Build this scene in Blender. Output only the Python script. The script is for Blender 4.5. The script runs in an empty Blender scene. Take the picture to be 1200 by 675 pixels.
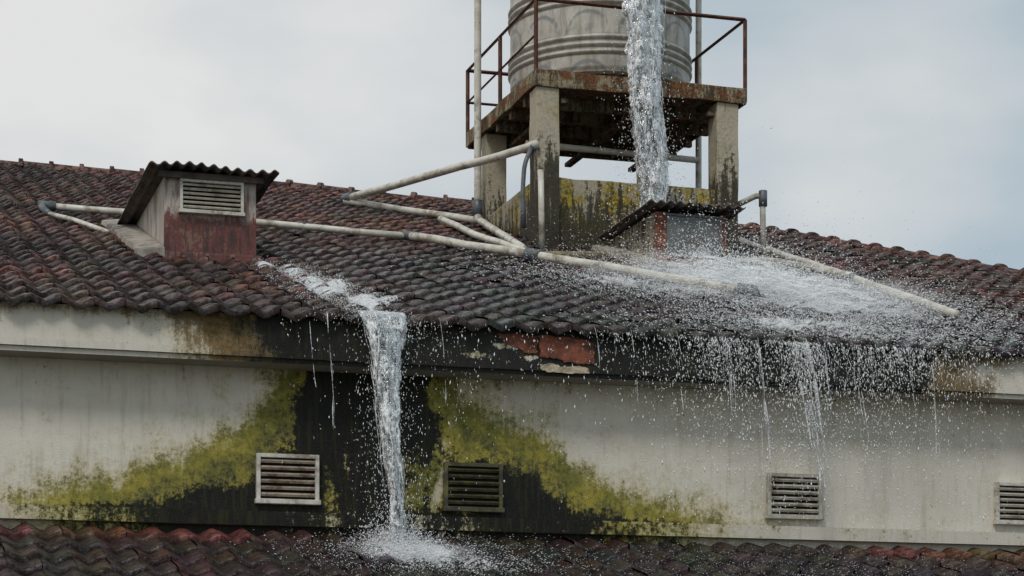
import bpy, bmesh, math, random
import numpy as np
from mathutils import Vector, Matrix, noise
random.seed(7); np.random.seed(7)
TH=math.radians(16.9); C=math.cos(TH); S=math.sin(TH)
ZE=3.62; T=.315
scene=bpy.context.scene
def sm(x,a,b):
    if a==b: return 1.0 if x>a else 0.0
    t=max(0,min(1,(x-a)/(b-a))); return t*t*(3-2*t)
def lerp(a,b,t): return tuple(a[i]*(1-t)+b[i]*t for i in range(3))
def pl(x,pts):
    if x<=pts[0][0]: return pts[0][1]
    for (x0,y0),(x1,y1) in zip(pts,pts[1:]):
        if x<=x1: return y0+(y1-y0)*(x-x0)/(x1-x0)
    return pts[-1][1]
def ns(x,y,z=0): return noise.noise((x,y,z))
def roofz(b): return ZE+T*b
# ------------------------------------------------------------ objects
def empty(name,loc=(0,0,0)):
    e=bpy.data.objects.new(name,None); scene.collection.objects.link(e); e.location=loc; e.empty_display_size=.2
    return e
def mesh(name,V,F,mat,parent=None,attrs=None,smooth=False):
    me=bpy.data.meshes.new(name); me.from_pydata([tuple(v) for v in V],[],[tuple(f) for f in F])
    me.materials.append(mat)
    if attrs:
        for k,vals in attrs.items():
            at=me.color_attributes.new(k,'FLOAT_COLOR','POINT')
            arr=np.ones((len(V),4),dtype=np.float32); arr[:,:3]=np.array(vals,dtype=np.float32)[:,:3]
            at.data.foreach_set('color',arr.ravel())
    if smooth: me.polygons.foreach_set('use_smooth',[True]*len(me.polygons))
    me.update()
    o=bpy.data.objects.new(name,me); scene.collection.objects.link(o)
    if parent: o.parent=parent
    return o
def box(name,x0,x1,y0,y1,z0,z1,mat,parent=None,bev=.008,tilt=None,rough=0):
    bm=bmesh.new(); bmesh.ops.create_cube(bm,size=1)
    for v in bm.verts:
        v.co=Vector(((x0+x1)/2+v.co.x*(x1-x0),(y0+y1)/2+v.co.y*(y1-y0),(z0+z1)/2+v.co.z*(z1-z0)))
    if bev>0: bmesh.ops.bevel(bm,geom=bm.edges[:],offset=bev,segments=2,affect='EDGES',profile=.7)
    if rough>0:
        bmesh.ops.subdivide_edges(bm,edges=[e for e in bm.edges if e.calc_length()>.15],cuts=8,use_grid_fill=True)
        for v in bm.verts:
            v.co+=Vector((ns(v.co.x*3,v.co.y*3,v.co.z*3),ns(v.co.x*3+9,v.co.y*3,v.co.z*3),ns(v.co.x*3,v.co.y*3+9,v.co.z*3)))*rough
    if tilt:
        c=Vector(((x0+x1)/2,(y0+y1)/2,(z0+z1)/2)); R=Matrix.Rotation(tilt,3,'X')
        for v in bm.verts: v.co=c+R@(v.co-c)
    me=bpy.data.meshes.new(name); bm.to_mesh(me); bm.free(); me.materials.append(mat)
    o=bpy.data.objects.new(name,me); scene.collection.objects.link(o)
    if parent: o.parent=parent
    return o
def sweep(P,R,n=10,cap=True):
    P=[Vector(p) for p in P]; V=[];F=[]
    up=Vector((0,0,1))
    t0=(P[1]-P[0]).normalized()
    if abs(t0.dot(up))>.95: up=Vector((0,1,0))
    nrm=(up-t0*up.dot(t0)).normalized()
    for i,p in enumerate(P):
        if i==0: t=t0
        elif i==len(P)-1: t=(P[i]-P[i-1]).normalized()
        else: t=((P[i+1]-P[i]).normalized()+(P[i]-P[i-1]).normalized()).normalized()
        nrm=(nrm-t*nrm.dot(t)).normalized(); bn=t.cross(nrm)
        r=R[i] if isinstance(R,(list,tuple)) else R
        for k in range(n):
            a=2*math.pi*k/n; V.append(p+nrm*math.cos(a)*r+bn*math.sin(a)*r)
    for i in range(len(P)-1):
        for k in range(n):
            F.append((i*n+k,i*n+(k+1)%n,(i+1)*n+(k+1)%n,(i+1)*n+k))
    if cap: F.append(tuple(range(n))[::-1]); F.append(tuple((len(P)-1)*n+k for k in range(n)))
    return V,F
def fillet(P,r=.12,seg=5):
    P=[Vector(p) for p in P]; out=[P[0]]
    for i in range(1,len(P)-1):
        a=(P[i-1]-P[i]); b=(P[i+1]-P[i]); rr=min(r,a.length*.4,b.length*.4)
        p0=P[i]+a.normalized()*rr; p1=P[i]+b.normalized()*rr
        for k in range(seg+1):
            t=k/seg; out.append(p0*(1-t)**2+P[i]*2*t*(1-t)+p1*t*t)
    out.append(P[-1]); return out
class Acc:
    def __init__(s): s.V=[];s.F=[]
    def add(s,V,F):
        o=len(s.V); s.V+=list(V); s.F+=[tuple(i+o for i in f) for f in F]
# ------------------------------------------------------------ materials
class NT:
    def __init__(s,name):
        s.m=bpy.data.materials.new(name); s.m.use_nodes=True; s.t=s.m.node_tree; s.t.nodes.clear()
        s.out=s.n('ShaderNodeOutputMaterial')
    def n(s,ty,**kw):
        nd=s.t.nodes.new(ty)
        for k,v in kw.items(): setattr(nd,k,v)
        return nd
    def l(s,a,b): s.t.links.new(a,b)
    def setin(s,inp,v):
        if isinstance(v,bpy.types.NodeSocket): s.l(v,inp)
        elif isinstance(v,(tuple,list)) and len(v)==3 and inp.type=='RGBA': inp.default_value=(*v,1)
        else: inp.default_value=v
    def coord(s): return s.n('ShaderNodeTexCoord').outputs['Object']
    def noise(s,scale,detail=4,rough=.6,vec=None,stretch=None,dist=0):
        v=vec or s.coord()
        if stretch:
            mp=s.n('ShaderNodeMapping'); mp.inputs['Scale'].default_value=stretch; s.l(v,mp.inputs['Vector']); v=mp.outputs[0]
        nd=s.n('ShaderNodeTexNoise'); nd.inputs['Scale'].default_value=scale; nd.inputs['Detail'].default_value=min(detail,5)
        nd.inputs['Roughness'].default_value=rough; nd.inputs['Distortion'].default_value=dist; s.l(v,nd.inputs['Vector']); return nd.outputs['Fac']
    def math(s,op,a,b=0.0,clamp=False):
        nd=s.n('ShaderNodeMath',operation=op,use_clamp=clamp); s.setin(nd.inputs[0],a); s.setin(nd.inputs[1],b); return nd.outputs[0]
    def rng(s,v,a,b,c=0.0,d=1.0):
        nd=s.n('ShaderNodeMapRange',interpolation_type='SMOOTHSTEP'); s.setin(nd.inputs[0],v)
        for i,x in enumerate((a,b,c,d)): s.setin(nd.inputs[i+1],x)
        return nd.outputs[0]
    def mix(s,f,a,b,bt='MIX'):
        nd=s.n('ShaderNodeMix',data_type='RGBA',blend_type=bt); s.setin(nd.inputs[0],f); s.setin(nd.inputs[6],a); s.setin(nd.inputs[7],b); return nd.outputs[2]
    def attr(s,name):
        nd=s.n('ShaderNodeAttribute'); nd.attribute_name=name; return nd.outputs['Color']
    def sep(s,c):
        nd=s.n('ShaderNodeSeparateColor'); s.l(c,nd.inputs[0]); return nd.outputs
    def bump(s,h,st=.3,dist=.01):
        nd=s.n('ShaderNodeBump'); nd.inputs['Strength'].default_value=st; nd.inputs['Distance'].default_value=dist; s.l(h,nd.inputs['Height']); return nd.outputs[0]
    def bsdf(s,col,rough=.7,metal=0.0,normal=None,spec=.5,alpha=None,finish=True):
        b=s.n('ShaderNodeBsdfPrincipled'); s.setin(b.inputs['Base Color'],col); s.setin(b.inputs['Roughness'],rough); s.setin(b.inputs['Metallic'],metal)
        s.setin(b.inputs['Specular IOR Level'],spec)
        if normal is not None: s.l(normal,b.inputs['Normal'])
        if alpha is not None: s.setin(b.inputs['Alpha'],alpha)
        if finish: s.l(b.outputs[0],s.out.inputs[0])
        return b.outputs[0]

def m_tiles():
    t=NT('roof_tile_clay'); col=t.attr('Col'); M=t.sep(t.attr('M'))
    n1=t.noise(9,4,.7); n2=t.noise(45,3,.65); n3=t.noise(1.6,3,.65)
    c=t.mix(t.rng(n1,.42,.58),col,t.mix(.72,col,(.016,.013,.012)))
    c=t.mix(t.rng(n2,.58,.72,0,.35),c,t.mix(.5,col,(.16,.12,.095)))
    c=t.mix(t.rng(n3,.48,.62,0,.5),c,(.024,.018,.015))
    wet=M[0]
    r=t.math('SUBTRACT',t.rng(n1,.35,.65,.42,.80),t.math('MULTIPLY',wet,.34))
    sp=t.math('ADD',t.rng(n1,.40,.56,.46,.08),t.math('MULTIPLY',wet,t.rng(n2,.50,.62,0,.55)))
    t.bsdf(c,r,0,t.bump(n2,.55,.016),sp); return t.m
def m_plaster():
    t=NT('stained_plaster'); col=t.attr('Col'); M=t.sep(t.attr('M'))
    n1=t.noise(3.5,5,.72); n2=t.noise(24,4,.78); n3=t.noise(5,4,.7,stretch=(3.2,1,.30)); n4=t.noise(110,2,.6); n5=t.noise(9,4,.7,stretch=(2.6,1,.22))
    c=t.mix(t.rng(n1,.38,.7,0,.22),col,(.44,.38,.29)); c=t.mix(t.rng(n3,.50,.70,0,.30),c,(.32,.285,.22))
    nn=t.math('ADD',t.math('MULTIPLY',n2,.42),t.math('ADD',t.math('MULTIPLY',n1,.40),t.math('ADD',t.math('MULTIPLY',n4,.13),t.math('MULTIPLY',n5,.25))))
    dn=t.math('SUBTRACT',nn,.6)
    g=t.math('ADD',M[1],t.math('MULTIPLY',dn,2.1))
    pale=t.mix(t.rng(n2,.4,.6),(.50,.40,.19),(.37,.32,.09)); bright=t.mix(t.rng(n1,.40,.60),(.30,.25,.018),(.15,.15,.012)); bright=t.mix(t.rng(n2,.48,.62,0,.6),bright,(.08,.078,.009)); dk=t.mix(t.rng(n2,.4,.6),(.085,.080,.010),(.030,.031,.007))
    mc=t.mix(t.rng(g,.28,.60),pale,bright); mc=t.mix(t.rng(g,.78,1.15),mc,dk)
    c=t.mix(t.rng(g,.05,.70,0,.95),c,mc)
    br=t.math('ADD',M[2],t.math('MULTIPLY',dn,3.0))
    c=t.mix(t.rng(br,.35,.85,0,.9),c,t.mix(t.rng(n2,.4,.6),(.055,.036,.018),(.22,.135,.048)))
    k=t.math('ADD',M[0],t.math('MULTIPLY',dn,3.2))
    kf=t.rng(k,.34,.66,0,.985)
    bk=t.mix(t.rng(n4,.45,.68),(.004,.004,.004),(.018,.018,.015)); bk=t.mix(t.rng(n5,.48,.64,0,.55),bk,(.034,.034,.009))
    c=t.mix(kf,c,bk)
    t.bsdf(c,t.rng(kf,0,1,.85,.38),0,t.bump(n4,.5,.012),t.rng(kf,0,1,.35,.22)); return t.m
def m_concrete(name,base,dark=.5,lichen=.3,rust=0.0,scale=1.0,zlo=None,zhi=None,lw=.68):
    t=NT(name); co=t.coord()
    n1=t.noise(1.7*scale,4,.7); n2=t.noise(5*scale,4,.72,stretch=(2,2,.30)); n3=t.noise(22*scale,4,.75); n4=t.noise(2.3*scale,5,.75,dist=.5)
    c=t.mix(t.rng(n3,.35,.7,0,.5),base,tuple(x*.55 for x in base))
    c=t.mix(t.rng(n1,.5,.7,0,.6),c,tuple(x*1.2 for x in base))
    c=t.mix(t.rng(n4,.60-.15*lichen,lw,0,min(1,lichen*1.4)),c,t.mix(t.rng(n3,.4,.6),(.38,.28,.03),(.16,.13,.03)))
    d=t.math('ADD',t.math('MULTIPLY',n2,.65),t.math('MULTIPLY',n3,.35))
    if zlo is not None:
        sx=t.n('ShaderNodeSeparateXYZ'); t.l(co,sx.inputs[0]); d=t.math('ADD',d,t.rng(sx.outputs[2],zlo,zhi,.20,-.05))
    c=t.mix(t.rng(d,.62-.2*dark,.72-.2*dark,0,.94),c,t.mix(t.rng(n3,.4,.65),(.016,.015,.013),(.055,.048,.028)))
    if rust>0:
        n5=t.noise(3.3*scale,5,.7,dist=1); c=t.mix(t.rng(n5,.62-.25*rust,.7-.2*rust,0,.9),c,t.mix(t.rng(n3,.4,.65),(.18,.065,.022),(.05,.022,.013)))
    t.bsdf(c,.85,0,t.bump(n3,.5,.02),.3); return t.m
def m_simple(name,c1,c2,scale=8,rough=.6,metal=0,spec=.5,thr=(.4,.65),dirt=None,bump=.2,stretch=None):
    t=NT(name); n=t.noise(scale,4,.68,stretch=stretch); n2=t.noise(scale*5,2,.6)
    c=t.mix(t.rng(n,*thr),c1,c2)
    if dirt: c=t.mix(t.rng(t.noise(scale*.45,5,.75,stretch=stretch),.5,.64,0,.85),c,dirt)
    t.bsdf(c,t.rng(n2,.3,.7,rough-.1,rough+.1),metal,t.bump(n2,bump,.008),spec); return t.m
def m_dormer():
    t=NT('dormer_peeling_paint'); co=t.coord(); sx=t.n('ShaderNodeSeparateXYZ'); t.l(co,sx.inputs[0]); z=sx.outputs[2]
    n1=t.noise(4.5,5,.75); n2=t.noise(30,4,.75); n3=t.noise(6,5,.7,stretch=(3,3,.35))
    red=t.mix(t.rng(n2,.35,.65),(.17,.052,.040),(.09,.032,.028)); red=t.mix(t.rng(n1,.54,.6,0,.7),red,(.22,.12,.095)); red=t.mix(t.rng(n3,.48,.60,0,.85),red,(.040,.022,.019))
    wh=t.mix(t.rng(n1,.4,.65),(.48,.43,.39),(.34,.28,.25)); wh=t.mix(t.rng(n3,.45,.60,0,.85),wh,(.17,.095,.075))
    zz=t.math('ADD',z,t.math('ADD',t.math('MULTIPLY',t.math('SUBTRACT',n2,.5),.22),t.math('MULTIPLY',t.math('SUBTRACT',n3,.5),.55)))
    c=t.mix(t.rng(zz,5.36,5.46),red,wh)
    t.bsdf(c,.65,0,t.bump(n2,.3,.01)); return t.m
def m_water(name,lo,hi,scale=9,stretch=(2.2,2.2,.22),attr=None,white=(.90,.92,.94),fmax=.95):
    t=NT(name); n=t.noise(scale,3,.65,stretch=stretch,dist=.8); n2=t.noise(scale*5,2,.6,stretch=tuple(math.sqrt(x) for x in stretch))
    v=t.math('ADD',t.math('MULTIPLY',n,.62),t.math('MULTIPLY',n2,.38))
    if attr:
        v=t.math('ADD',v,t.math('SUBTRACT',t.math('MULTIPLY',t.sep(t.attr('M'))[0],.40),.30))
    f=t.rng(v,lo,hi,0,fmax)
    nb=t.bump(n2 if attr else v,1.0,.05)
    foam=t.bsdf(white,.2,0,nb,.6,finish=False)
    tr=t.n('ShaderNodeBsdfTransparent'); tr.inputs[0].default_value=(.86,.89,.91,1)
    m2=t.n('ShaderNodeMixShader'); t.l(f,m2.inputs[0])
    if attr:
        tr.inputs[0].default_value=(1,1,1,1); t.l(tr.outputs[0],m2.inputs[1])
    else:
        gl=t.n('ShaderNodeBsdfGlossy'); gl.inputs['Roughness'].default_value=.06; t.l(nb,gl.inputs['Normal'])
        fr=t.n('ShaderNodeFresnel'); fr.inputs[0].default_value=1.5; t.l(nb,fr.inputs['Normal'])
        m1=t.n('ShaderNodeMixShader'); t.l(fr.outputs[0],m1.inputs[0]); t.l(tr.outputs[0],m1.inputs[1]); t.l(gl.outputs[0],m1.inputs[2])
        t.l(m1.outputs[0],m2.inputs[1])
    t.l(foam,m2.inputs[2]); t.l(m2.outputs[0],t.out.inputs[0]); return t.m
def m_mist():
    t=NT('water_mist'); n=t.noise(5,3,.7); n2=t.noise(50,2,.7); d=t.sep(t.attr('M'))[0]
    f=t.math('MULTIPLY',d,t.math('ADD',t.rng(n,.38,.62,.04,.62),t.math('MULTIPLY',t.rng(n2,.55,.64,0,.7),t.rng(n,.35,.6,.3,1))),True)
    tr=t.n('ShaderNodeBsdfTransparent'); di=t.n('ShaderNodeBsdfDiffuse'); di.inputs[0].default_value=(.94,.96,.98,1)
    m=t.n('ShaderNodeMixShader'); t.l(f,m.inputs[0]); t.l(tr.outputs[0],m.inputs[1]); t.l(di.outputs[0],m.inputs[2]); t.l(m.outputs[0],t.out.inputs[0]); return t.m
def m_drop():
    t=NT('water_droplet'); t.bsdf((.84,.86,.88),.15,0,None,.7); return t.m

M_T=m_tiles(); M_P=m_plaster()
M_col=m_concrete('tower_concrete',(.44,.39,.30),.50,.35,zlo=6.8,zhi=8.2)
M_par=m_concrete('parapet_concrete',(.38,.34,.26),.50,1.0,zlo=6.2,zhi=7.8,lw=.57)
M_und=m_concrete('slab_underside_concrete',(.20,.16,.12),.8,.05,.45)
M_rim=m_concrete('slab_rim_rusty',(.30,.25,.17),.85,.6,.6,1.3)
M_rail=m_simple('rusty_rail_steel',(.10,.032,.018),(.045,.02,.016),14,.75,.2,dirt=(.17,.075,.03))
M_pipe=m_simple('pvc_pipe_cream',(.60,.58,.52),(.46,.43,.36),5,.38,0,dirt=(.18,.145,.10),bump=.1)
M_joint=m_simple('pvc_joint_grey',(.10,.115,.13),(.06,.065,.07),9,.45)
M_yp=m_simple('old_pipe_yellowed',(.30,.23,.11),(.16,.12,.06),7,.5)
M_white=m_simple('painted_frame_white',(.62,.60,.55),(.45,.42,.36),9,.55,dirt=(.20,.15,.10))
M_slat=m_simple('louver_slat_brownish',(.40,.33,.27),(.26,.19,.14),12,.6,dirt=(.13,.08,.05))
M_slat2=m_simple('louver_slat_cream',(.50,.47,.40),(.36,.33,.27),12,.6,dirt=(.2,.17,.12))
M_slatd=m_simple('louver_slat_blackened',(.07,.065,.03),(.03,.03,.018),12,.5,dirt=(.14,.12,.04))
M_dark=m_simple('vent_shade_panel',(.008,.008,.008),(.012,.011,.01),8,.9)  # near-black colour stands in for shade inside the vents; roof decks use it too
M_dw=m_simple('dormer_plaster',(.50,.46,.41),(.34,.30,.26),4,.8,dirt=(.19,.15,.12),stretch=(2,2,.5))
M_dc=m_concrete('dormer_old_concrete',(.30,.26,.19),.75,.5)
M_peel=m_dormer()
M_corr=m_simple('corrugated_sheet_weathered',(.105,.092,.08),(.048,.041,.036),6,.75,0,.3,dirt=(.16,.12,.09))
M_sheet=m_simple('grey_cover_sheet',(.13,.14,.14),(.085,.09,.09),5,.5,dirt=(.12,.085,.065))
M_flash=m_simple('mortar_flashing',(.34,.31,.27),(.20,.175,.15),5,.85,dirt=(.08,.07,.06))
M_brick=m_simple('exposed_brick',(.24,.075,.042),(.12,.042,.026),11,.85,dirt=(.05,.026,.02),bump=.6)
M_chip=m_simple('exposed_cement',(.48,.40,.29),(.30,.24,.17),14,.85,bump=.6)
M_in=m_simple('wall_backing',(.3,.28,.25),(.25,.23,.2),4,.9)
M_drop=m_drop(); M_mist=m_mist()
M_w1=m_water('falling_water',.47,.60,6,(2.2,2.2,.6),fmax=.93)
M_w2=m_water('water_strand',.34,.54,14,(1.5,1.5,.6))
M_foam=m_water('water_foam',.41,.56,10,(1.5,.8,1),attr=True)

# ------------------------------------------------------------ roof tiles
W=.27; L=.40
def tprof(x):
    c=.5+.5*math.cos(2*math.pi*(x/W)); return .055*(c**.75)
def tiles(name,a0,a1,b0,b1,zf,cf,parent,inside=lambda a,b:True):
    V=[];F=[];Cc=[];Mm=[]; N=8
    nj=int((b1-b0)/L); ni=int((a1-a0)/W)
    for j in range(nj):
        for i in range(ni):
            x0=a0+i*W; y0=b0+j*L
            if not inside(x0+W/2,y0+L*.6): continue
            col,wet=cf(x0+W/2,y0,j)
            dz=random.uniform(-.007,.007); dy=random.uniform(-.022,.022); rx=random.uniform(-.014,.014); dx=random.uniform(-.006,.006); o=len(V)
            if random.random()<.025: dz+=.014; dy-=.03
            for row in range(5):
                for k in range(N+1):
                    x=x0+W*k/N; h=tprof(x-a0); x+=dx
                    if row==0: y=y0+dy; zz=h-.025
                    elif row==1: y=y0+dy-.012; zz=h+.030
                    elif row==2: y=y0+dy-.004; zz=h+.040
                    elif row==3: y=y0+dy+.12; zz=h+.033
                    else: y=y0+L+.03; zz=h-.004
                    V.append((x,y,zf(y)+zz+dz+rx*(k/N-.5)))
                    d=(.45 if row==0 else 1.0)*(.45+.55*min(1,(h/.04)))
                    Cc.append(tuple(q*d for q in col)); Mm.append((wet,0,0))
            for row in range(4):
                for k in range(N):
                    p=o+row*(N+1)+k; F.append((p,p+1,p+N+2,p+N+1))
    return mesh(name,V,F,M_T,parent,{'Col':Cc,'M':Mm},True)
RIDGE=[(-7,17.6),(1.2,16.83),(3.6,15.78),(8.55,14.5),(9.7,11.55),(10.6,9.2),(12.2,5.0)]
def ridgeb(a): return pl(a,RIDGE)
def wetf(a,b):
    n=ns(a*.7,b*.4)*1.3+ns(a*3,b*1.5,4)*.5
    w=sm(a+n*.9,-2.4,.2)*(1-sm(a+n-.15*(6-b),5.0,7.2))*(1-sm(b+n*2.6,4.0,8.8))
    return w
def roofcol(a,b,j):
    w=wetf(a,b); n=ns(a*.45,b*.35,3)+.45*ns(a*1.7,b*1.2,5)
    red=lerp((.142,.060,.044),(.056,.033,.027),sm(n,-.35,.35))
    if a>6: red=lerp(red,(.115,.064,.046),.6*sm(a,6,8))
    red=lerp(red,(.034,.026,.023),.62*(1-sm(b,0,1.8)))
    r=random.random()
    if r<.13: red=tuple(x*1.55 for x in red)
    elif r<.33: red=tuple(x*.5 for x in red)
    red=tuple(x*random.uniform(.75,1.25) for x in red)
    bl=tuple(.018*random.uniform(.5,1.9)*q for q in (1.22,.96,.87))
    if random.random()<.10: bl=lerp(bl,(.08,.038,.029),.55)
    return lerp(red,bl,w*.93),max(w,.42*(1-sm(b,0,2.5)),.22)
house=empty('house')
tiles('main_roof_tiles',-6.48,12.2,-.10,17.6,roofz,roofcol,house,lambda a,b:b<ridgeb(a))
rp=RIDGE
V=[];F=[]
for a,b in rp:
    V+= [(a,0.0,ZE-.03),(a,b,roofz(b)-.03),(a,b+12,roofz(b)-4)]
for i in range(len(rp)-1):
    o=i*3; F+=[(o,o+3,o+4,o+1),(o+1,o+4,o+5,o+2)]
mesh('roof_deck',V,F,M_dark,house)
def ridge_caps(name,poly,parent,r=.13,cl=.46):
    A=Acc(); cols=[]
    for (a0,b0),(a1,b1) in zip(poly,poly[1:]):
        p0=Vector((a0,b0,roofz(b0))); p1=Vector((a1,b1,roofz(b1))); n=max(1,int((p1-p0).length/cl)); d=(p1-p0)/n; t=d.normalized(); sd=t.cross(Vector((0,0,1))).normalized(); up=sd.cross(t)
        for i in range(n):
            q=p0+d*i+up*random.uniform(-.014,.014); V=[];F=[]
            rr=[(0,1.32),(.14,1.32),(.16,1.02),(1.03,.93)]
            for (s,k) in rr:
                for m in range(9):
                    an=math.pi*m/8; V.append(q+d*s+sd*math.cos(an)*r*k*1.15+up*(math.sin(an)*r*k*.95-.01))
            for x in range(3):
                for m in range(8): F.append((x*9+m,x*9+m+1,(x+1)*9+m+1,(x+1)*9+m))
            F.append(tuple(range(9)))
            A.add(V,F); c=lerp((.19,.085,.06),(.09,.05,.042),random.random()); cols+=[c]*len(V)
    return mesh(name,A.V,A.F,M_T,parent,{'Col':cols,'M':[(0,0,0)]*len(A.V)},False)
ridge_caps('ridge_tiles',RIDGE,house)
# ------------------------------------------------------------ wall masks
LO=[(1.7,-4.9),(2.0,-4.5),(2.17,-3.9),(2.35,-3.15),(2.66,-2.58),(3.04,-2.24),(3.3,-2.2)]
LI=[(1.7,-3.7),(1.95,-3.3),(2.1,-2.7),(2.25,-2.30),(2.5,-2.05),(3.1,-1.85),(3.3,-1.82)]
RO=[(1.7,2.9),(1.9,2.6),(2.05,2.15),(2.27,1.35),(2.49,.66),(2.8,.20),(3.17,-.12),(3.3,-.15)]
RI=[(1.7,1.3),(2.0,.85),(2.2,.38),(2.35,.08),(2.65,-.36),(3.05,-.68),(3.3,-.72)]
def wallmask(a,z):
    n=ns(a*1.3,z*1.6,1)*.34+ns(a*3.5,z*2.4,2)*.24+ns(a*9,z*2.5,6)*.14
    an=a+n*(.75 if z>2.5 else 1)
    lo,li,ro,ri=pl(z,LO),pl(z,LI),pl(z,RO),pl(z,RI)
    tl=(an-lo)/max(.34,li-lo); tr=(ro-an)/max(.34,ro-ri); t=min(tl,tr)
    moss=.16*sm(t,-2.0,-.1)+.90*sm(t,-.6,1.15)
    moss*=1-.30*sm(z,2.6,3.1)*(1 if a>-1.2 else .7)
    k=1.1*sm(t,.55,1.45)
    for ca,w,z1,am in ((-.80,.17,2.95,.95),(-1.64,.12,2.8,.75),(-.42,.13,3.15,.75),(-2.0,.11,2.6,.6),(-.60,.06,3.1,.6),(-1.45,.05,3.1,.4)):
        s=math.exp(-((a-ca+.2*ns(a*2,z*3,7))/w)**2)*(1-sm(z,z1-.6,z1))*(.75+1.1*ns(a*6,z*2.0,21))
        s=max(0,s); k-=s*am*.85; moss-=s*.40
    k=max(0,k)
    if z<2.02: k=max(k,sm(t,.0,.9)*.85*(1-sm(z,1.92,2.02)))
    return k,moss
def wallcol(a,z):
    base=(.71,.665,.585)
    g=.12*ns(a*.6,z*.8,4)+.06*ns(a*3,z*.7,14)
    base=tuple(x*(1+g) for x in base)
    k,m=wallmask(a,z)
    st=max(0,ns(a*7,.3,31))*sm(z,2.3,3.2)
    br=.34*sm(z,2.98,3.22)*(1 if a<.8 else .8)+.50*st+.3*math.exp(-((a-.35)/.5)**2)*sm(z,2.6,3.2)
    yel=.26*(1-sm(abs(a+1),3.4,4.8))*(1-sm(z,2.0,2.6))
    m=max(m,yel)
    return base,(k,m,br*.8)
def gridplane(name,a0,a1,z0,z1,b,step,f,mat,parent,stepz=None):
    na=int((a1-a0)/step); nz=max(1,int((z1-z0)/(stepz or step))); V=[];F=[];Cc=[];Mm=[]
    for j in range(nz+1):
        z=z0+(z1-z0)*j/nz
        for i in range(na+1):
            a=a0+(a1-a0)*i/na; V.append((a,b+.004*ns(a*2,z*2),z)); c,m=f(a,z); Cc.append(c); Mm.append(m)
    for j in range(nz):
        for i in range(na):
            p=j*(na+1)+i; F.append((p,p+1,p+na+2,p+na+1))
    return mesh(name,V,F,mat,parent,{'Col':Cc,'M':Mm},True)
gridplane('upper_wall_face',-6.4,12,1.6,3.30,.35,.03,wallcol,M_P,house)
box('upper_wall_body',-6.4,12,.37,.62,-4.5,3.5,M_in,house,0)
def ledgecol(a,z):
    k,m=wallmask(a,1.96)
    return (.62,.58,.51),(k*.8+.12,m*.7,.26+.15*ns(a*3,z))
gridplane('wall_base_ledge_face',-6.4,12,1.785,1.91,.19,.03,ledgecol,M_P,house)
box('wall_base_ledge',-6.4,12,.195,.349,1.785,1.91,M_in,house,0)
gridplane('wall_base_fillet_face',-6.4,12,1.70,1.784,.27,.03,ledgecol,M_P,house)
def fasc(a,z):
    n=ns(a*1.2,z*2,11)*.35+ns(a*4,z*5,12)*.25
    k=sm(a+n*.8,-2.8,-1.9)*(1-sm(a+n*.8,3.9,4.6))*1.1+.06
    br=.9*sm(a+n,-3.4,-2.5)*(1-sm(a+n,-2.2,-1.6))+.85*sm(a+n,3.6,4.2)*(1-sm(a+n,4.6,5.2))+.18+.35*sm(z,3.48,3.6)+.45*max(0,ns(a*6,z,3))
    m=.5*sm(a+n,-3.6,-2.7)*(1-sm(a,-2.2,-1.4))+.4*sm(a,3.8,4.2)*(1-sm(a+n,4.7,5))
    for ca,cz,ra,rz in ((-.33,3.37,.12,.035),(-.05,3.46,.09,.03),(.15,3.37,.10,.02),(-1.2,3.45,.05,.02)):
        q=((a-ca+.05*ns(a*9,z*9))/ra)**2+((z-cz+.02*ns(a*9,z*9,4))/rz)**2
        if q<3: k*=.35+.65*sm(q,.2,3); m=max(m,.5*(1-q/3)); br=max(br,.6*(1-q/3))
    return (.66,.62,.55),(k,m,br)
gridplane('fascia_face',-6.4,12,3.31,3.62,0.0,.03,fasc,M_P,house)
gridplane('fascia_trim_face',-6.4,12,3.245,3.307,-.045,.03,fasc,M_P,house)
box('fascia_board',-6.4,12,.006,.07,3.25,3.60,M_in,house,0)
gridplane('fascia_lower_bead_face',-6.4,12,3.20,3.243,-.015,.03,fasc,M_P,house)
box('fascia_trim',-6.4,12,-.04,.05,3.247,3.306,M_in,house,0)
box('soffit',-6.4,12,-.01,.36,3.205,3.24,M_in,house,0)
def chip(name,pts,b,th,mat):
    q=[]
    for (p0,p1) in zip(pts,pts[1:]+pts[:1]):
        for k in range(5):
            s=k/5; q.append((p0[0]*(1-s)+p1[0]*s+random.uniform(-.010,.010),p0[1]*(1-s)+p1[1]*s+random.uniform(-.007,.007)))
    bm=bmesh.new(); vs=[bm.verts.new((a,b,z)) for a,z in q]; f=bm.faces.new(vs)
    r=bmesh.ops.extrude_face_region(bm,geom=[f])
    for v in [g for g in r['geom'] if isinstance(g,bmesh.types.BMVert)]: v.co.y-=th*random.uniform(.7,1.1)
    bmesh.ops.recalc_face_normals(bm,faces=bm.faces)
    me=bpy.data.meshes.new(name); bm.to_mesh(me); bm.free(); me.materials.append(mat)
    o=bpy.data.objects.new(name,me); scene.collection.objects.link(o); o.parent=house
chip('broken_fascia_brick',[(-.14,3.57),(-.06,3.48),(.06,3.45),(.12,3.41),(.23,3.40),(.24,3.50),(.25,3.57)],.004,.014,M_brick)
chip('broken_fascia_brick',[(.27,3.575),(.25,3.49),(.27,3.38),(.42,3.365),(.5,3.34),(.66,3.325),(.78,3.34),(.80,3.44),(.77,3.53),(.6,3.56)],.004,.03,M_brick)
chip('broken_trim_cement',[(.25,3.300),(.27,3.25),(.33,3.235),(.55,3.23),(.73,3.235),(.72,3.285),(.6,3.30),(.45,3.285),(.38,3.315)],-.04,.02,M_chip)
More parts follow.
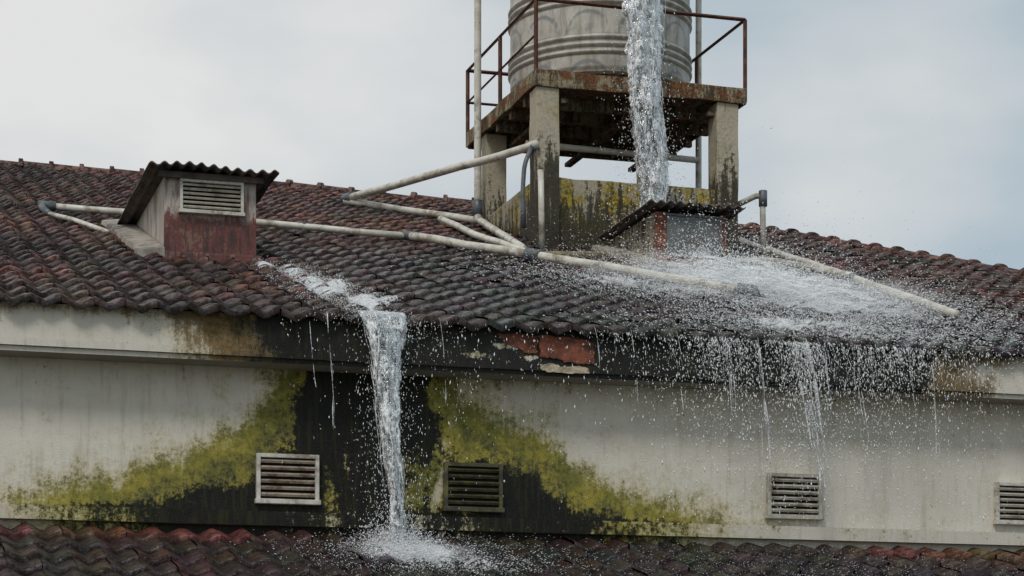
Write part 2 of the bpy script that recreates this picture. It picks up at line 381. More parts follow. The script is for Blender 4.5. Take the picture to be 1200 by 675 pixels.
mesh('gable_walls',[(-6.3,.4,-4.5),(-6.3,.4,3.5),(-6.3,17.5,9.0),(-6.3,29,-4.5),(11.9,.4,-4.5),(11.9,.4,3.5),(11.9,5.5,5.3),(11.9,18,-4.5)],[(0,1,2,3),(4,5,6,7)],M_in,house)
# ------------------------------------------------------------ lower roof
LZ=1.70
def lz(b): return LZ+T*(b-.27)
def lowcol(a,b,j):
    w=sm(a+ns(a*.8,b)*.9,-3.0,-1.4)*(1-sm(a+ns(a*.8,b,2)*.9-(.6-b)*.5,1.8,4.2))
    n=ns(a*.8,b*.8,8)
    red=lerp((.14,.057,.044),(.055,.031,.027),sm(n,-.3,.3))
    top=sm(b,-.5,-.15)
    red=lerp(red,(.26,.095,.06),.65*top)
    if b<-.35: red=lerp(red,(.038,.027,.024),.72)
    red=tuple(x*random.uniform(.65,1.3) for x in red)
    bl=tuple(.017*random.uniform(.5,1.9)*q for q in (1.2,.95,.88))
    return lerp(red,bl,w*.9),max(w,.6 if b<-.3 else .2)
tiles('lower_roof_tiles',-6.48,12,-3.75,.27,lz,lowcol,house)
box('lower_floor_wall',-6.3,11.9,-3.2,-3.0,-4.5,lz(-3.2)-.02,M_in,house,0)
mesh('lower_roof_deck',[(-6.4,-3.6,lz(-3.6)-.03),(12,-3.6,lz(-3.6)-.03),(12,.3,lz(.3)-.03),(-6.4,.3,lz(.3)-.03)],[(0,1,2,3)],M_dark,house)
# ------------------------------------------------------------ louvre vents
def vent(a0,a1,z0,z1,b,mf,ms,parent,n=6,fw=.035):
    box('vent_shade_panel',a0+.01,a1-.01,b-.012,b-.004,z0+.01,z1-.01,M_dark,parent,0)  # no hole in the wall: dark panel paints the shade behind the slats
    pr=.06
    box('vent_frame_left',a0,a0+fw,b-pr,b-.002,z0,z1,mf,parent,.005)
    box('vent_frame_right',a1-fw,a1,b-pr,b-.002,z0,z1,mf,parent,.005)
    box('vent_frame_top',a0+fw,a1-fw,b-pr+.003,b-.002,z1-fw,z1,mf,parent,.005)
    box('vent_frame_sill',a0-.012,a1+.012,b-pr-.015,b-.002,z0-.02,z0+fw-.012,mf,parent,.005)
    H=z1-z0-2*fw
    for i in range(n):
        zc=z0+fw+H*(i+.5)/n
        box('vent_slat',a0+fw-.002,a1-fw+.002,b-.052,b-.016,zc-H/n*.20,zc+H/n*.20,ms,parent,.002,tilt=math.radians(28+random.uniform(-4,4)))
vent(-2.30,-1.73,2.01,2.44,.345,M_white,M_slat,house)
vent(-.56,0.0,1.99,2.42,.345,M_slatd,M_slatd,house)
vent(2.66,3.23,2.01,2.43,.345,M_slat2,M_slat2,house)
vent(5.12,5.69,2.02,2.42,.345,M_white,M_slat2,house)
# ------------------------------------------------------------ dormers
def corr(name,a0,a1,b0,b1,z0,z1,th,mat,parent,wave=.13,amp=.020):
    n=int((a1-a0)/.016); m=12; V=[];F=[]
    for s in (0,1):
        for j in range(m+1):
            for i in range(n+1):
                a=a0+(a1-a0)*i/n; b=b0+(b1-b0)*j/m
                V.append((a,b+(.03*ns(a*5,3)+.02*ns(a*17,3))*(j==0),z0+(z1-z0)*j/m+amp*math.sin(2*math.pi*(a-a0)/wave+.5*ns(a*2,0))+.03*ns(a*1.5,b*1.5)-s*th))
    K=(n+1)*(m+1)
    for j in range(m):
        for i in range(n):
            p=j*(n+1)+i; F.append((p,p+1,p+n+2,p+n+1)); F.append((K+p,K+p+n+1,K+p+n+2,K+p+1))
    for i in range(n): F.append((i,K+i,K+i+1,i+1))
    for j in range(m):
        p=j*(n+1); F.append((p,p+n+1,K+p+n+1,K+p)); q=p+n; F.append((q,K+q,K+q+n+1,q+n+1))
    mesh(name,V,F,mat,parent,None,True)
def prism(name,a0,a1,b0,b1,zt,mat,parent):
    z0=roofz(b0)-.12
    V=[(a0,b0,z0),(a0,b0,zt),(a0,b1,zt),(a0,b1,roofz(b1)-.12),(a1,b0,z0),(a1,b0,zt),(a1,b1,zt),(a1,b1,roofz(b1)-.12)]
    F=[(0,1,2,3),(4,7,6,5),(0,4,5,1),(1,5,6,2),(3,2,6,7)]
    mesh(name,V,F,mat,parent)
dl=empty('roof_dormer')
prism('plaster_walls',-2.58,-1.62,4.185,7.0,5.84,M_dw,dl)
box('front_panel',-2.593,-1.607,4.155,4.184,4.88,5.845,M_peel,dl,.006,rough=.004)
vent(-2.43,-1.75,5.46,5.80,4.155,M_white,M_slat2,dl,6,.03)
corr('corrugated_roof',-2.78,-1.40,3.93,7.2,5.91,5.88,.018,M_corr,dl)
box('eave_strip',-2.66,-1.54,4.08,4.12,5.80,5.865,M_corr,dl,.004)
def slopeslab(name,a0,a1,b0,b1,h0,h1,mat,parent,seed=0):
    n=22;V=[];F=[]
    for i in range(n+1):
        b=b0+(b1-b0)*i/n
        w0=a0+.07*ns(i*.7,seed); w1=a1
        V+=[(w0,b,roofz(b)+h0),(w0+.03,b,roofz(b)+h1+.03*ns(i*.8,3)),(w1,b,roofz(b)+h1+.04),(w1,b,roofz(b)+h0)]
    for i in range(n):
        o=i*4
        for k in range(3): F.append((o+k,o+k+4,o+k+5,o+k+1))
    F+=[(0,1,2,3),(n*4+3,n*4+2,n*4+1,n*4)]
    mesh(name,V,F,mat,parent)
slopeslab('side_flashing',-2.90,-2.60,4.05,7.3,-.02,.11,M_flash,dl)
box('base_flashing',-2.66,-1.56,4.06,4.15,roofz(4.1)+.0,roofz(4.1)+.11,M_peel,dl,.02,rough=.015)
dr=empty('roof_dormer.001')
prism('concrete_walls',3.92,4.86,6.72,8.5,6.46,M_dc,dr)
for nm,x0,x1,z0,z1 in (('brick_jamb_left',3.915,4.07,5.70,6.46),('brick_jamb_right',4.79,4.87,5.70,6.46),('brick_sill',4.072,4.788,5.70,5.96)):
    box(nm,x0,x1,6.68,6.718,z0,z1,M_brick,dr,.006,rough=.008)
box('grey_cover_panel',4.06,4.81,6.655,6.678,5.955,6.43,M_sheet,dr,.006)
for z in (5.95,6.415): box('panel_batten',4.05,4.82,6.635,6.654,z,z+.025,M_joint,dr,.003)
corr('corrugated_roof',3.76,5.06,6.50,8.5,6.545,6.50,.018,M_corr,dr)
slopeslab('side_flashing',3.66,3.915,6.6,8.5,-.02,.10,M_flash,dr,4)
# ------------------------------------------------------------ tower
tw=empty('water_tower')
def column(nm,x0,x1,y0,y1,zt,mat=M_col): box(nm,x0,x1,y0,y1,roofz(y0)-.2,zt,mat,tw,.02,rough=.014)
column('concrete_column',2.93,3.25,8.53,8.85,8.47); column('concrete_column',5.50,5.82,8.53,8.85,8.47)
column('concrete_column',2.95,3.25,10.95,11.25,8.47); column('concrete_column',5.5,5.8,11.4,11.7,8.47)
box('front_parapet',3.25,5.50,8.60,8.76,6.0,7.30,M_par,tw,.015,rough=.018)
box('left_parapet',2.99,3.14,8.85,10.95,6.2,7.30,M_par,tw,.015,rough=.018)
box('right_parapet',5.6,5.75,8.85,11.4,6.2,7.30,M_par,tw,.015,rough=.015)
box('rear_parapet',3.25,5.5,11.45,11.6,6.9,7.30,M_par,tw,.015,rough=.015)
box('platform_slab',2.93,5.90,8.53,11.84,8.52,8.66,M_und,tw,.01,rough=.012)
box('rim_front',2.90,5.93,8.49,8.528,8.47,8.685,M_rim,tw,.008,rough=.018)
box('rim_left',2.89,2.928,8.53,11.84,8.475,8.68,M_rim,tw,.008,rough=.018)
box('rim_right',5.902,5.94,8.53,11.84,8.475,8.68,M_rim,tw,.008,rough=.012)
box('rim_rear',2.93,5.9,11.842,11.88,8.475,8.68,M_rim,tw,.008)
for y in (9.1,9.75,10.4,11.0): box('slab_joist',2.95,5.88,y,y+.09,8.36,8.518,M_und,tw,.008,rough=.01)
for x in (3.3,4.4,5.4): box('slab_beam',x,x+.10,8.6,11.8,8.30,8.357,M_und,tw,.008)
A=Acc()
def bar(p,q,r): V,F=sweep([p,q],r*1.25,4); A.add(V,F)
zt=9.62; x0,x1,y0,y1=2.92,5.91,8.52,11.85
for p in [(x0,y0),(x1,y0),(x0,y1),(x1,y1),(x0,10.18),(x1,10.3),(4.4,y1)]: bar((p[0],p[1],8.5),(p[0],p[1],zt),.024)
bar((x0,y0,zt),(x1,y0,zt),.022);bar((x0,y1,zt),(x1,y1,zt),.022);bar((x0,y0,zt),(x0,y1,zt),.022);bar((x1,y0,zt),(x1,y1,zt),.022)
bar((x0,y0,9.15),(x0,y1,9.15),.016);bar((x0,y1,9.15),(x1,y1,9.15),.016)
mesh('guard_rail',A.V,A.F,M_rail,tw)
V,F=sweep([(3.15,9.7,8.02),(5.7,9.7,7.98)],.045,12); mesh('under_platform_pipe',V,F,M_pipe,tw,None,True)
# ------------------------------------------------------------ tank
def m_tank():
    t=NT('tank_weathered_shell'); n1=t.noise(2.2,5,.7); n2=t.noise(6,5,.7,stretch=(1.5,1.5,.3)); n3=t.noise(40,3,.6); M=t.sep(t.attr('M'))
    c=t.mix(t.rng(n1,.4,.65),(.50,.475,.43),(.36,.335,.29)); c=t.mix(t.rng(n2,.46,.66,0,.65),c,(.19,.155,.12))
    c=t.mix(t.rng(t.math('ADD',M[0],t.math('MULTIPLY',t.math('SUBTRACT',n1,.5),1.6)),.3,.8,0,.85),c,(.17,.18,.19))
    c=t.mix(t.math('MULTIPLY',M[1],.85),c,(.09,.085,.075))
    t.bsdf(c,.5,0,t.bump(n3,.15,.005)); return t.m
tx,ty,tr0=4.40,10.2,1.27
V=[];F=[];Mm=[]; nz=330; na=144; zb=8.90; ztp=12.0
for j in range(nz+1):
    z=zb+(ztp-zb)*j/nz; rel=(z-zb)
    per=.68; q=(rel-.22)%per
    rib=0; gv=0
    if rel>.2 and q<.30:
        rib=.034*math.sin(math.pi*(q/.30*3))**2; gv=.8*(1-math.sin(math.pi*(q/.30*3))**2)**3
    rr=tr0-.03*(1-sm(rel,0,.08))+rib
    for i in range(na):
        a=2*math.pi*i/na; V.append((tx+rr*math.cos(a),ty+rr*math.sin(a),z))
        u=(a*tr0)%.72; bz=(q-.30)/(per-.30) if q>=.30 else -1
        em=0
        if bz>=0:
            d=abs(math.hypot((u-.36)/.32,(bz-.02)/.85)-.9); em=.8*math.exp(-(d/.10)**2)+.4*math.exp(-(math.hypot((u-.36)/.15,(bz-.1)/.5))**2)
        Mm.append((em,gv,0))
for j in range(nz):
    for i in range(na): F.append((j*na+i,j*na+(i+1)%na,(j+1)*na+(i+1)%na,(j+1)*na+i))
F.append(tuple(range(na))[::-1])
base=len(V)-na
for k in range(1,6):
    rr=tr0*math.cos(k/6*math.pi/2)+.0; z=ztp+.35*math.sin(k/6*math.pi/2); o=len(V)
    for i in range(na):
        a=2*math.pi*i/na; V.append((tx+rr*math.cos(a),ty+rr*math.sin(a),z)); Mm.append((0,0,0))
    for i in range(na): F.append((base+i,base+(i+1)%na,o+(i+1)%na,o+i))
    base=o
F.append(tuple(base+i for i in range(na)))
tank=mesh('water_tank',V,F,m_tank(),None,{'M':Mm,'Col':Mm},True)
V,F=sweep([(tx,ty,8.665),(tx,ty,8.90)],1.12,40); mesh('tank_plinth',V,F,M_und,tank)
# ------------------------------------------------------------ pipes
def pipe(name,P,r=.05,mat=M_pipe,joints=(),jr=1.45):
    PP=fillet(P,.14)
    out=[PP[0]]
    for p,q in zip(PP,PP[1:]):
        n=max(1,int((q-p).length/.5))
        for k in range(1,n+1): out.append(p.lerp(q,k/n)+(Vector((0,0,.02*ns(k*.7,p.x)))if 0<k<n else Vector((0,0,0))))
    V,F=sweep(out,r,12); o=mesh(name,V,F,mat,None,None,True)
    for j in joints:
        p=Vector(j[0]); d=Vector(j[1]).normalized(); V,F=sweep([p-d*.11,p-d*.105,p+d*.105,p+d*.11],[r*1.2,r*jr,r*jr,r*1.2],12)
        mesh('pipe_joint',V,F,M_joint,o,None,True)
    return o
def sub(a,b): return tuple(x-y for x,y in zip(a,b))
a=(-3.44,8.48,6.43);b=(-.89,8.16,6.33);c=(.98,7.66,6.17);d=(2.04,5.83,5.62);e=(3.70,3.27,4.80)
main=pipe('water_pipe',[a,b,c],.042,M_pipe,[(a,sub(b,a)),(c,(1,-.6,-.2))])
main2=pipe('water_pipe',[c,d,e,],.052,M_pipe,[(d,sub(e,d)),(e,(sub(e,d)))])
pipe('water_pipe',[(e[0],e[1],e[2]),(e[0]+.06,e[1]-.09,e[2]-.02),(e[0]+.07,e[1]-.10,e[2]-.22)],.062,M_joint)
pipe('water_pipe',[(-3.46,8.5,6.45),(-3.52,8.35,6.38),(-3.45,8.0,6.22)],.045,M_joint)
pipe('water_pipe',[(-3.45,8.0,6.22),(-3.25,7.2,5.99),(-2.95,6.1,5.62)],.03,M_pipe)
for q in ((1.98,5.95),(3.0,4.35),(-.3,8.0)):
    V,F=sweep([(q[0],q[1],roofz(q[1])+.02),(q[0],q[1],roofz(q[1])+.19)],.035,8); mesh('pipe_bracket',V,F,M_joint,main2,None,True)
g=(1.49,13.47,8.02); h=(2.86,8.75,7.70)
pipe('water_pipe',[g,h,(2.9,8.46,7.68)],.055,M_pipe,[(g,(1,-3,-.2))])
pipe('water_pipe',[(2.86,8.50,7.66),(2.74,8.46,7.40),(2.70,8.42,6.95),(2.72,8.4,6.55)],.03,M_joint)
pipe('water_pipe',[(2.86,8.12,7.25),(2.87,8.1,6.2)],.04)
pipe('water_pipe',[(1.45,13.5,7.98),(2.62,11.6,7.40),(2.80,10.9,7.20)],.05,M_pipe)
pipe('water_pipe',[(2.80,10.9,11.6),(2.80,10.9,7.22),(2.15,6.6,5.86)],.052,M_pipe,[((2.8,10.9,7.38),(0,0,1))])
pipe('water_pipe',[(2.2,10.7,7.14),(2.1,8.6,6.46),(2.08,6.3,5.76)],.045,M_pipe)
pipe('water_pipe',[(2.06,6.2,5.72),(2.4,6.6,5.80),(3.3,6.8,5.90)],.045,M_yp)
pipe('water_pipe',[(5.98,10.4,11.6),(5.98,10.4,7.0)],.045)
pipe('water_pipe',[(5.84,8.75,7.12),(6.13,8.44,7.26),(6.15,8.44,6.36)],.04,M_pipe,[((6.14,8.44,7.18),(0,0,1))])
pipe('water_pipe',[(6.66,10.43,7.06),(6.09,5.53,5.52),(5.66,2.12,4.44)],.05,M_pipe,[((6.09,5.53,5.52),(.5,3.5,1.1))])
pipe('water_pipe',[(5.06,7.02,5.97),(5.75,7.3,6.08),(6.09,5.53,5.55)],.045,M_pipe,[])
V=[(random.uniform(-.12,.12)+.93,7.95+random.uniform(-.06,.06),roofz(7.95)+.05+random.uniform(0,.16)) for _ in range(10)]
bm=bmesh.new(); [bm.verts.new(v) for v in V]; bmesh.ops.convex_hull(bm,input=bm.verts); me=bpy.data.meshes.new('roof_tile_fragment'); bm.to_mesh(me); bm.free(); me.materials.append(m_simple('broken_tile_orange',(.30,.12,.05),(.16,.06,.035),12,.8))
o=bpy.data.objects.new('roof_tile_fragment',me); scene.collection.objects.link(o)
# ------------------------------------------------------------ water
def column_water(path,wid,dep,seed,n=48,m=150,rag=1):
    V=[];F=[]
    for j in range(m+1):
        t=j/m; p=Vector(path(t)); w=wid(t); dd=dep(t); zz=p.z
        for k in range(n):
            a=2*math.pi*k/n
            r=1+.45*rag*noise.noise((math.cos(a)*1.5+seed,math.sin(a)*1.5,zz*1.8))+.34*rag*noise.noise((math.cos(a)*3.5+seed,math.sin(a)*3.5,zz*6))+.18*noise.noise((math.cos(a)*9+seed,math.sin(a)*9,zz*16))
            V.append((p.x+math.cos(a)*w*r+.05*ns(zz*1.3,seed)*t,p.y+math.sin(a)*dd*r,zz))
    for j in range(m):
        for k in range(n): F.append((j*n+k,j*n+(k+1)%n,(j+1)*n+(k+1)%n,(j+1)*n+k))
    return V,F
def strands(A,path,wid,dep,cnt,seed,rmin=.005,rmax=.02,m=90,wig=1.0,lump=1.1):
    rs=random.Random(seed)
    for i in range(cnt):
        an=rs.uniform(0,6.28); q=rs.uniform(.4,1.12); t0=rs.uniform(0,.8) if rs.random()<.75 else 0; t1=min(1,t0+rs.uniform(.12,.7)); P=[];R=[]; s=rs.random()*50; r0=rmin+(rmax-rmin)*rs.random()**2
        for j in range(m+1):
            t=t0+(t1-t0)*j/m; p=Vector(path(t)); an2=an+1.6*ns(p.z*.9,s)
            P.append((p.x+math.cos(an2)*wid(t)*q+.03*wig*ns(p.z*3,s,3)+.05*ns(p.z*1.3,seed)*t,p.y+math.sin(an2)*dep(t)*q,p.z)); e=min(1,j/8,(m-j)/8)
            R.append(max(.001,r0*(1+lump*ns(p.z*7,s,9)+.6*ns(p.z*22,s,4))*e))
        V,F=sweep(P,R,6); A.add(V,F)
def particles(name,c,d,L,r,mat,parent=None):
    n=len(c); d=d/np.linalg.norm(d,axis=1,keepdims=True)
    ref=np.where(np.abs(d[:,2:3])>.9,np.array([[1.,0,0]]),np.array([[0,0,1.]])); e1=np.cross(d,ref); e1/=np.linalg.norm(e1,axis=1,keepdims=True); e2=np.cross(d,e1)
    L=np.maximum(L,r)
    V=np.stack([c+d*L[:,None],c-d*L[:,None],c+e1*r[:,None],c+e2*r[:,None],c-e1*r[:,None],c-e2*r[:,None]],1).reshape(-1,3)
    f=np.array([[0,2,3],[0,3,4],[0,4,5],[0,5,2],[1,3,2],[1,4,3],[1,5,4],[1,2,5]]); F=(f[None]+6*np.arange(n)[:,None,None]).reshape(-1,3)
    return mesh(name,V.tolist(),F.tolist(),mat,parent,None,True)
R_=np.random
def rad(n,lo,hi): return (lo+(hi-lo)*R_.rand(n)**3)*.95
ws=empty('tank_overflow_stream')
p1=lambda t:(4.15+.32*t,8.16-.02*t,11.2-4.72*t)
w1=lambda t:pl(t,[(0,.25),(.35,.25),(.55,.19),(.72,.21),(1,.18)]); d1=lambda t:.11
V,F=column_water(p1,w1,d1,3); mesh('water_column',V,F,M_w1,ws,None,True)
A=Acc(); strands(A,p1,w1,d1,34,5,.004,.020); strands(A,p1,lambda t:w1(t)*1.25,d1,14,25,.002,.008,lump=1.8); mesh('water_strands',A.V,A.F,M_w2,ws,None,True)
n=2200; t=.3+.7*R_.rand(n)**.7; cc=np.array([p1(x) for x in t]); cc[:,0]+=R_.normal(0,.22,n)*(0.4+t); cc[:,1]+=R_.normal(0,.12,n)
particles('stray_droplets',cc,np.c_[R_.normal(0,.2,n),R_.normal(0,.1,n),-np.ones(n)],R_.uniform(.004,.02,n),rad(n,.002,.011),M_drop,ws)
wf=empty('eave_waterfall')
def p2(t):
    if t<.08: s=t/.08; return (-1.27,-.02-.14*s,3.70-.05*s*s)
    s=(t-.08)/.92; return (-1.27+.12*s,-.16-.22*math.sqrt(s),3.65-2.17*s)
w2=lambda t:pl(t,[(0,.19),(.1,.18),(.22,.125),(.5,.078),(1,.055)]); d2=lambda t:pl(t,[(0,.035),(.1,.05),(.5,.05),(1,.05)])
V,F=column_water(p2,w2,d2,9); mesh('water_column',V,F,M_w1,wf,None,True)
A=Acc(); strands(A,p2,w2,d2,24,15,.003,.010); strands(A,p2,lambda t:w2(t)*1.2+.03,d2,18,19,.0015,.005); mesh('water_strands',A.V,A.F,M_w2,wf,None,True)
n=2000; t=R_.rand(n)**.8; cc=np.array([p2(x) for x in t]); cc[:,0]+=R_.normal(0,.13,n)*(0.6+t); cc[:,1]+=R_.normal(0,.06,n)
particles('stray_droplets',cc,np.c_[R_.normal(0,.1,n),R_.normal(0,.1,n),-np.ones(n)],R_.uniform(.004,.016,n),rad(n,.0015,.0065),M_drop,wf)
dp=empty('eave_drips'); A=Acc()
def drip(a,z1,w,cnt,seed,rm=.005,drift=0):
    pf=lambda t:(a+drift*t,-.12-.15*math.sqrt(t),3.66-(3.66-z1)*t); strands(A,pf,lambda t:w*(.4+t),lambda t:w*(.4+t),cnt,seed,.0015,rm,60,wig=.35,lump=1.8)
for a,z1,w,cnt in ((-1.75,2.6,.012,4),(-1.92,2.9,.006,2),(-.72,2.85,.02,2),(2.72,2.55,.035,12),(2.85,2.2,.045,18),(1.55,2.9,.02,3),(2.05,2.6,.03,4),(3.35,2.7,.04,3),(3.9,2.9,.03,3),(4.15,2.5,.03,3),(1.1,2.95,.015,2),(2.35,2.3,.05,8),(.75,3.05,.01,2),(3.05,3.0,.03,3)):
    drip(a,z1,w,cnt,int(a*100+500),.008 if 2.6<a<3 else .004,drift=.18 if 2.6<a<3 else .04)
mesh('drip_strands',A.V,A.F,M_w2,dp,None,True)
def fall(n,mu,sg,zs,uni,fr=.4,hi=.0075):
    m1=R_.normal(mu,sg,n); k=R_.rand(n)<uni; m1[k]=R_.uniform(-2.2,5.2,k.sum())
    dens=np.array([.5+.5*math.sin(x*5.1+2*math.sin(x*2.3)) for x in m1]); keep=R_.rand(n)<(.35+.65*dens); m1=m1[keep]; n=len(m1)
    zz=3.62-np.abs(R_.normal(0,1,n))*zs*np.array([.6+.8*abs(math.sin(x*3.3)) for x in m1])
    q=R_.rand(n)<fr; m1[q]=np.round(m1[q]/.135)*.135+R_.normal(0,.012,q.sum())
    m1=m1+ (3.62-zz)*R_.normal(.03,.10,n)
    yy=-.14-.45*np.sqrt(np.clip(3.6-zz,0,3)/2)*R_.uniform(.2,1.6,n)
    ok=zz>1.78; cc=np.c_[m1,yy,zz][ok]; n=len(cc)
    particles('falling_droplets',cc,np.c_[R_.normal(.05,.15,n),R_.normal(0,.1,n),-np.ones(n)],R_.uniform(.002,.014,n)*R_.choice([1,1,2],n),rad(n,.0013,hi),M_drop,dp)
fall(5600,2.65,.75,.65,.12,.3,.0085); fall(4500,3.0,1.2,.22,.08,.5); fall(4200,3.3,1.1,.95,.1,.1); fall(600,-1.2,.5,.6,.0); fall(2600,2.7,.35,.8,.0,.1,.009)
sp=empty('water_splash')
def tileh(a,b,a0=-6.48,b0=-.10): return tprof(a-a0)+.040*(1-((b-b0)%L)/L)
def splash(name,ca,cb,sa,sb,n,hm,zf,rmax=.008,Lm=.02,up=1.0):
    a=R_.normal(ca,sa,n); b=R_.normal(cb,sb,n); h=R_.exponential(hm,n)*np.exp(-((a-ca)**2/(2*(sa*1.6)**2)))*np.array([.6+1.2*max(0,ns(x*2.2,y*1.5,3)+.3) for x,y in zip(a,b)])
    z=np.array([zf(y) for y in b])+.05+h
    d=np.c_[(a-ca)*.8+R_.normal(0,.4,n),(b-cb)*.5+R_.normal(0,.4,n)-.3,up*R_.uniform(-.5,1,n)]
    particles(name,np.c_[a,b,z],d,R_.uniform(.002,Lm,n),rad(n,.0018,rmax),M_drop,sp)
def rz(b): return roofz(max(b,-.1)) if b>-.1 else 3.55
splash('roof_spray',4.25,4.8,.55,1.1,15000,.18,roofz,.011)
splash('roof_spray',4.3,3.2,1.0,1.3,15000,.10,roofz,.010)
splash('roof_spray',5.2,3.6,1.0,1.6,10000,.12,roofz,.008)
splash('roof_spray',2.7,3.6,.8,1.4,9000,.09,roofz,.008)
splash('roof_spray',3.4,.6,1.1,.5,8000,.07,rz,.008)
splash('roof_spray',4.4,4.4,1.5,1.8,3500,.30,roofz,.007)
splash('dormer_spray',4.45,7.9,.22,.25,3000,.15,lambda b:6.5,.009)
splash('flow_spray',-1.35,1.6,.22,1.3,5000,.025,roofz,.006,.015)
splash('lower_splash',-1.15,-.45,.17,.25,5500,.09,lz,.008,.02)
splash('lower_splash',-.95,-.7,.6,.4,4500,.04,lz,.006,.012)
splash('lower_splash',2.5,-.9,1.5,.6,3500,.02,lz,.004,.01)
def foamsheet(name,a0,a1,b0,b1,dens,zf,step=.034,mat=None,off=.022,amp=.012,f=6):
    na=int((a1-a0)/step); nb=int((b1-b0)/step); idx={};V=[];F=[];Mm=[]
    D=[[dens(a0+i*step,b0+j*step) for i in range(na+1)] for j in range(nb+1)]
    def vid(i,j):
        if (i,j) not in idx:
            a=a0+i*step;b=b0+j*step; idx[(i,j)]=len(V); V.append((a,b,zf(a,b)+off+amp*ns(a*f,b*f*.7,off*9))); Mm.append((D[j][i],0,0))
        return idx[(i,j)]
    for j in range(nb):
        for i in range(na):
            if max(D[j][i],D[j+1][i+1])>.10: F.append((vid(i,j),vid(i+1,j),vid(i+1,j+1),vid(i,j+1)))
    mesh(name,V,F,mat or M_foam,sp,{'M':Mm},True)
def dens1(a,b):
    cen=-1.52+.27*(1-b/4.9)+.10*ns(b*1.5,2); w=.17+.20*sm(b,.1,1.5)-.10*sm(b,3,4.8)
    x=(a-cen)/w; v=.84*math.exp(-x*x)*(1-sm(b,3.4,4.9))
    v+=.45*math.exp(-((a+.9)/.5)**2-((b-1.0)/1.0)**2); return min(1,v*(.85+.8*ns(a*4,b*2)))
def dens2(a,b):
    v=1.15*math.exp(-((a-4.2)/.8)**2-((b-5.0)/1.3)**2)+.9*math.exp(-((a-4.7)/1.0)**2-((b-3.0)/1.4)**2)+.55*math.exp(-((a-2.4)/.9)**2-((b-4.2)/1.5)**2)+.66*math.exp(-((a-3.3)/1.4)**2-((b-.9)/1.1)**2)
    return min(1.1,v*(.92+.8*ns(a*1.8,b*1.3,5)))
zroof=lambda a,b:roofz(b)+tileh(a,b)
foamsheet('runoff_foam',-2.4,0,-.08,5.0,dens1,zroof)
foamsheet('splash_foam',.6,7,-.08,6.6,dens2,zroof)
foamsheet('lower_foam',-2.6,.8,-1.6,.1,lambda a,b:1.05*math.exp(-((a+1.1)/.36)**2-((b+.45)/.34)**2)+.58*math.exp(-((a+.7)/.9)**2-((b+.9)/.6)**2),lambda a,b:lz(b)+tileh(a,b,-6.48,-3.75))
zr=lambda a,b:roofz(b)
for i,h in enumerate((.10,.20,.32)):
    foamsheet('mist_layer',1.2,6.6,.2,6.6,lambda a,b:min(1,1.05*(1-.2*i)*(math.exp(-((a-4.2)/(.9))**2-((b-4.7)/1.2)**2)+.7*math.exp(-((a-4.7)/1.1)**2-((b-3.0)/1.2)**2)+.35*(i<2)*math.exp(-((a-2.7)/.8)**2-((b-3.8)/1.2)**2))-.06),zr,.08,M_mist,h,.11,2.2)
foamsheet('mist_layer',-2.2,.2,-1.4,.1,lambda a,b:.9*math.exp(-((a+1.1)/.40)**2-((b+.5)/.32)**2),lambda a,b:lz(b),.06,M_mist,.10,.05,4)
# ------------------------------------------------------------ ground
V=[(-900,-900,-4.5),(900,-900,-4.5),(900,900,-4.5),(-900,900,-4.5)]
mesh('ground',V,[(0,1,2,3)],m_simple('ground_grass_soil',(.09,.11,.05),(.16,.14,.10),.6,.95))
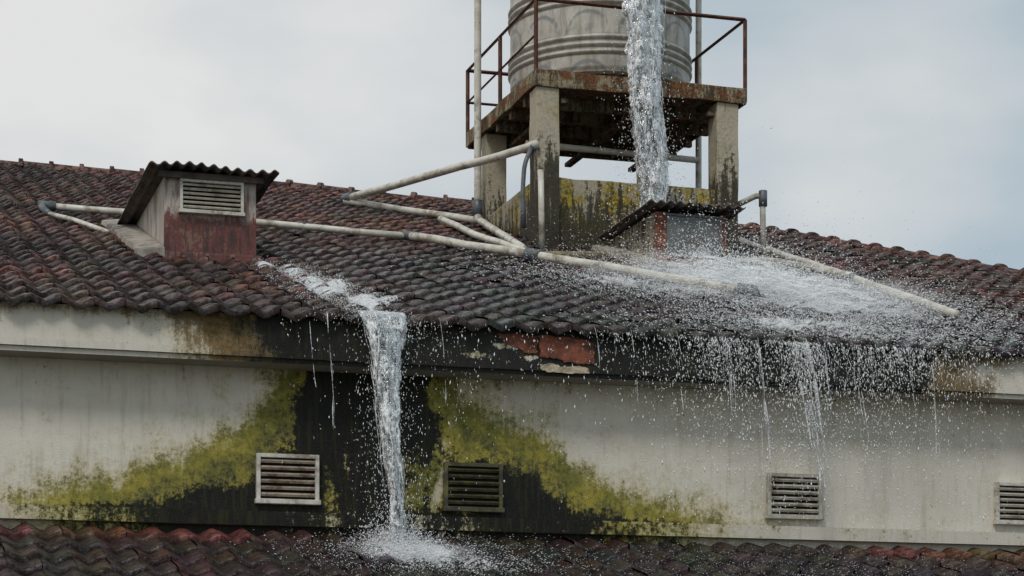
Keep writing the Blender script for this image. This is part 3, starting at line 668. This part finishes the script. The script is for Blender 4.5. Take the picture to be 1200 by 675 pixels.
# ------------------------------------------------------------ world / light
w=bpy.data.worlds.new('World'); scene.world=w; w.use_nodes=True; nt=w.node_tree; nt.nodes.clear()
out=nt.nodes.new('ShaderNodeOutputWorld'); sky=nt.nodes.new('ShaderNodeTexSky'); sky.sky_type='NISHITA'; sky.sun_disc=False
EL=math.radians(50); AZ=math.radians(215)
sky.sun_elevation=EL; sky.sun_rotation=AZ
b1=nt.nodes.new('ShaderNodeBackground'); b1.inputs[1].default_value=.08; nt.links.new(sky.outputs[0],b1.inputs[0])
tc=nt.nodes.new('ShaderNodeTexCoord'); mp=nt.nodes.new('ShaderNodeMapping'); mp.inputs['Scale'].default_value=(1,1,2.2); nt.links.new(tc.outputs['Generated'],mp.inputs[0])
nz1=nt.nodes.new('ShaderNodeTexNoise'); nz1.inputs['Scale'].default_value=6.0; nz1.inputs['Detail'].default_value=4; nz1.inputs['Roughness'].default_value=.45; nt.links.new(mp.outputs[0],nz1.inputs['Vector'])
dot=nt.nodes.new('ShaderNodeVectorMath'); dot.operation='DOT_PRODUCT'; nt.links.new(tc.outputs['Generated'],dot.inputs[0]); dot.inputs[1].default_value=(C,-S,.25)
ad=nt.nodes.new('ShaderNodeMath'); ad.operation='MULTIPLY_ADD'; nt.links.new(nz1.outputs['Fac'],ad.inputs[0]); ad.inputs[1].default_value=1.2; nt.links.new(dot.outputs['Value'],ad.inputs[2])
rp_=nt.nodes.new('ShaderNodeValToRGB'); nt.links.new(ad.outputs[0],rp_.inputs[0]); cr=rp_.color_ramp
cr.elements[0].position=.38; cr.elements[0].color=(.80,.80,.785,1); cr.elements[1].position=.92; cr.elements[1].color=(.43,.52,.58,1)
e_=cr.elements.new(.65); e_.color=(.61,.65,.67,1)
b2=nt.nodes.new('ShaderNodeBackground'); nt.links.new(rp_.outputs[0],b2.inputs[0]); b2.inputs[1].default_value=1.0
mx=nt.nodes.new('ShaderNodeMixShader'); mx.inputs[0].default_value=.92; nt.links.new(b1.outputs[0],mx.inputs[1]); nt.links.new(b2.outputs[0],mx.inputs[2]); nt.links.new(mx.outputs[0],out.inputs[0])
sd=bpy.data.lights.new('sun','SUN'); sd.energy=1.5; sd.angle=math.radians(14); sd.color=(1,.965,.90)
so=bpy.data.objects.new('sun',sd); scene.collection.objects.link(so)
dv=Vector((math.sin(AZ)*math.cos(EL),math.cos(AZ)*math.cos(EL),math.sin(EL)))
so.rotation_euler=(-dv).to_track_quat('-Z','Y').to_euler(); so.location=dv*40
# ------------------------------------------------------------ camera
cd=bpy.data.cameras.new('camera'); co=bpy.data.objects.new('camera',cd); scene.collection.objects.link(co)
co.location=(-20*S,-20*C,0); co.rotation_euler=(math.radians(90),0,-TH)
cd.sensor_width=36; cd.lens=36*2567/1200; cd.shift_y=(850-337.5)/1200; cd.clip_end=3000
scene.camera=co
scene.view_settings.view_transform='Standard'; scene.view_settings.look='None'; scene.view_settings.exposure=0
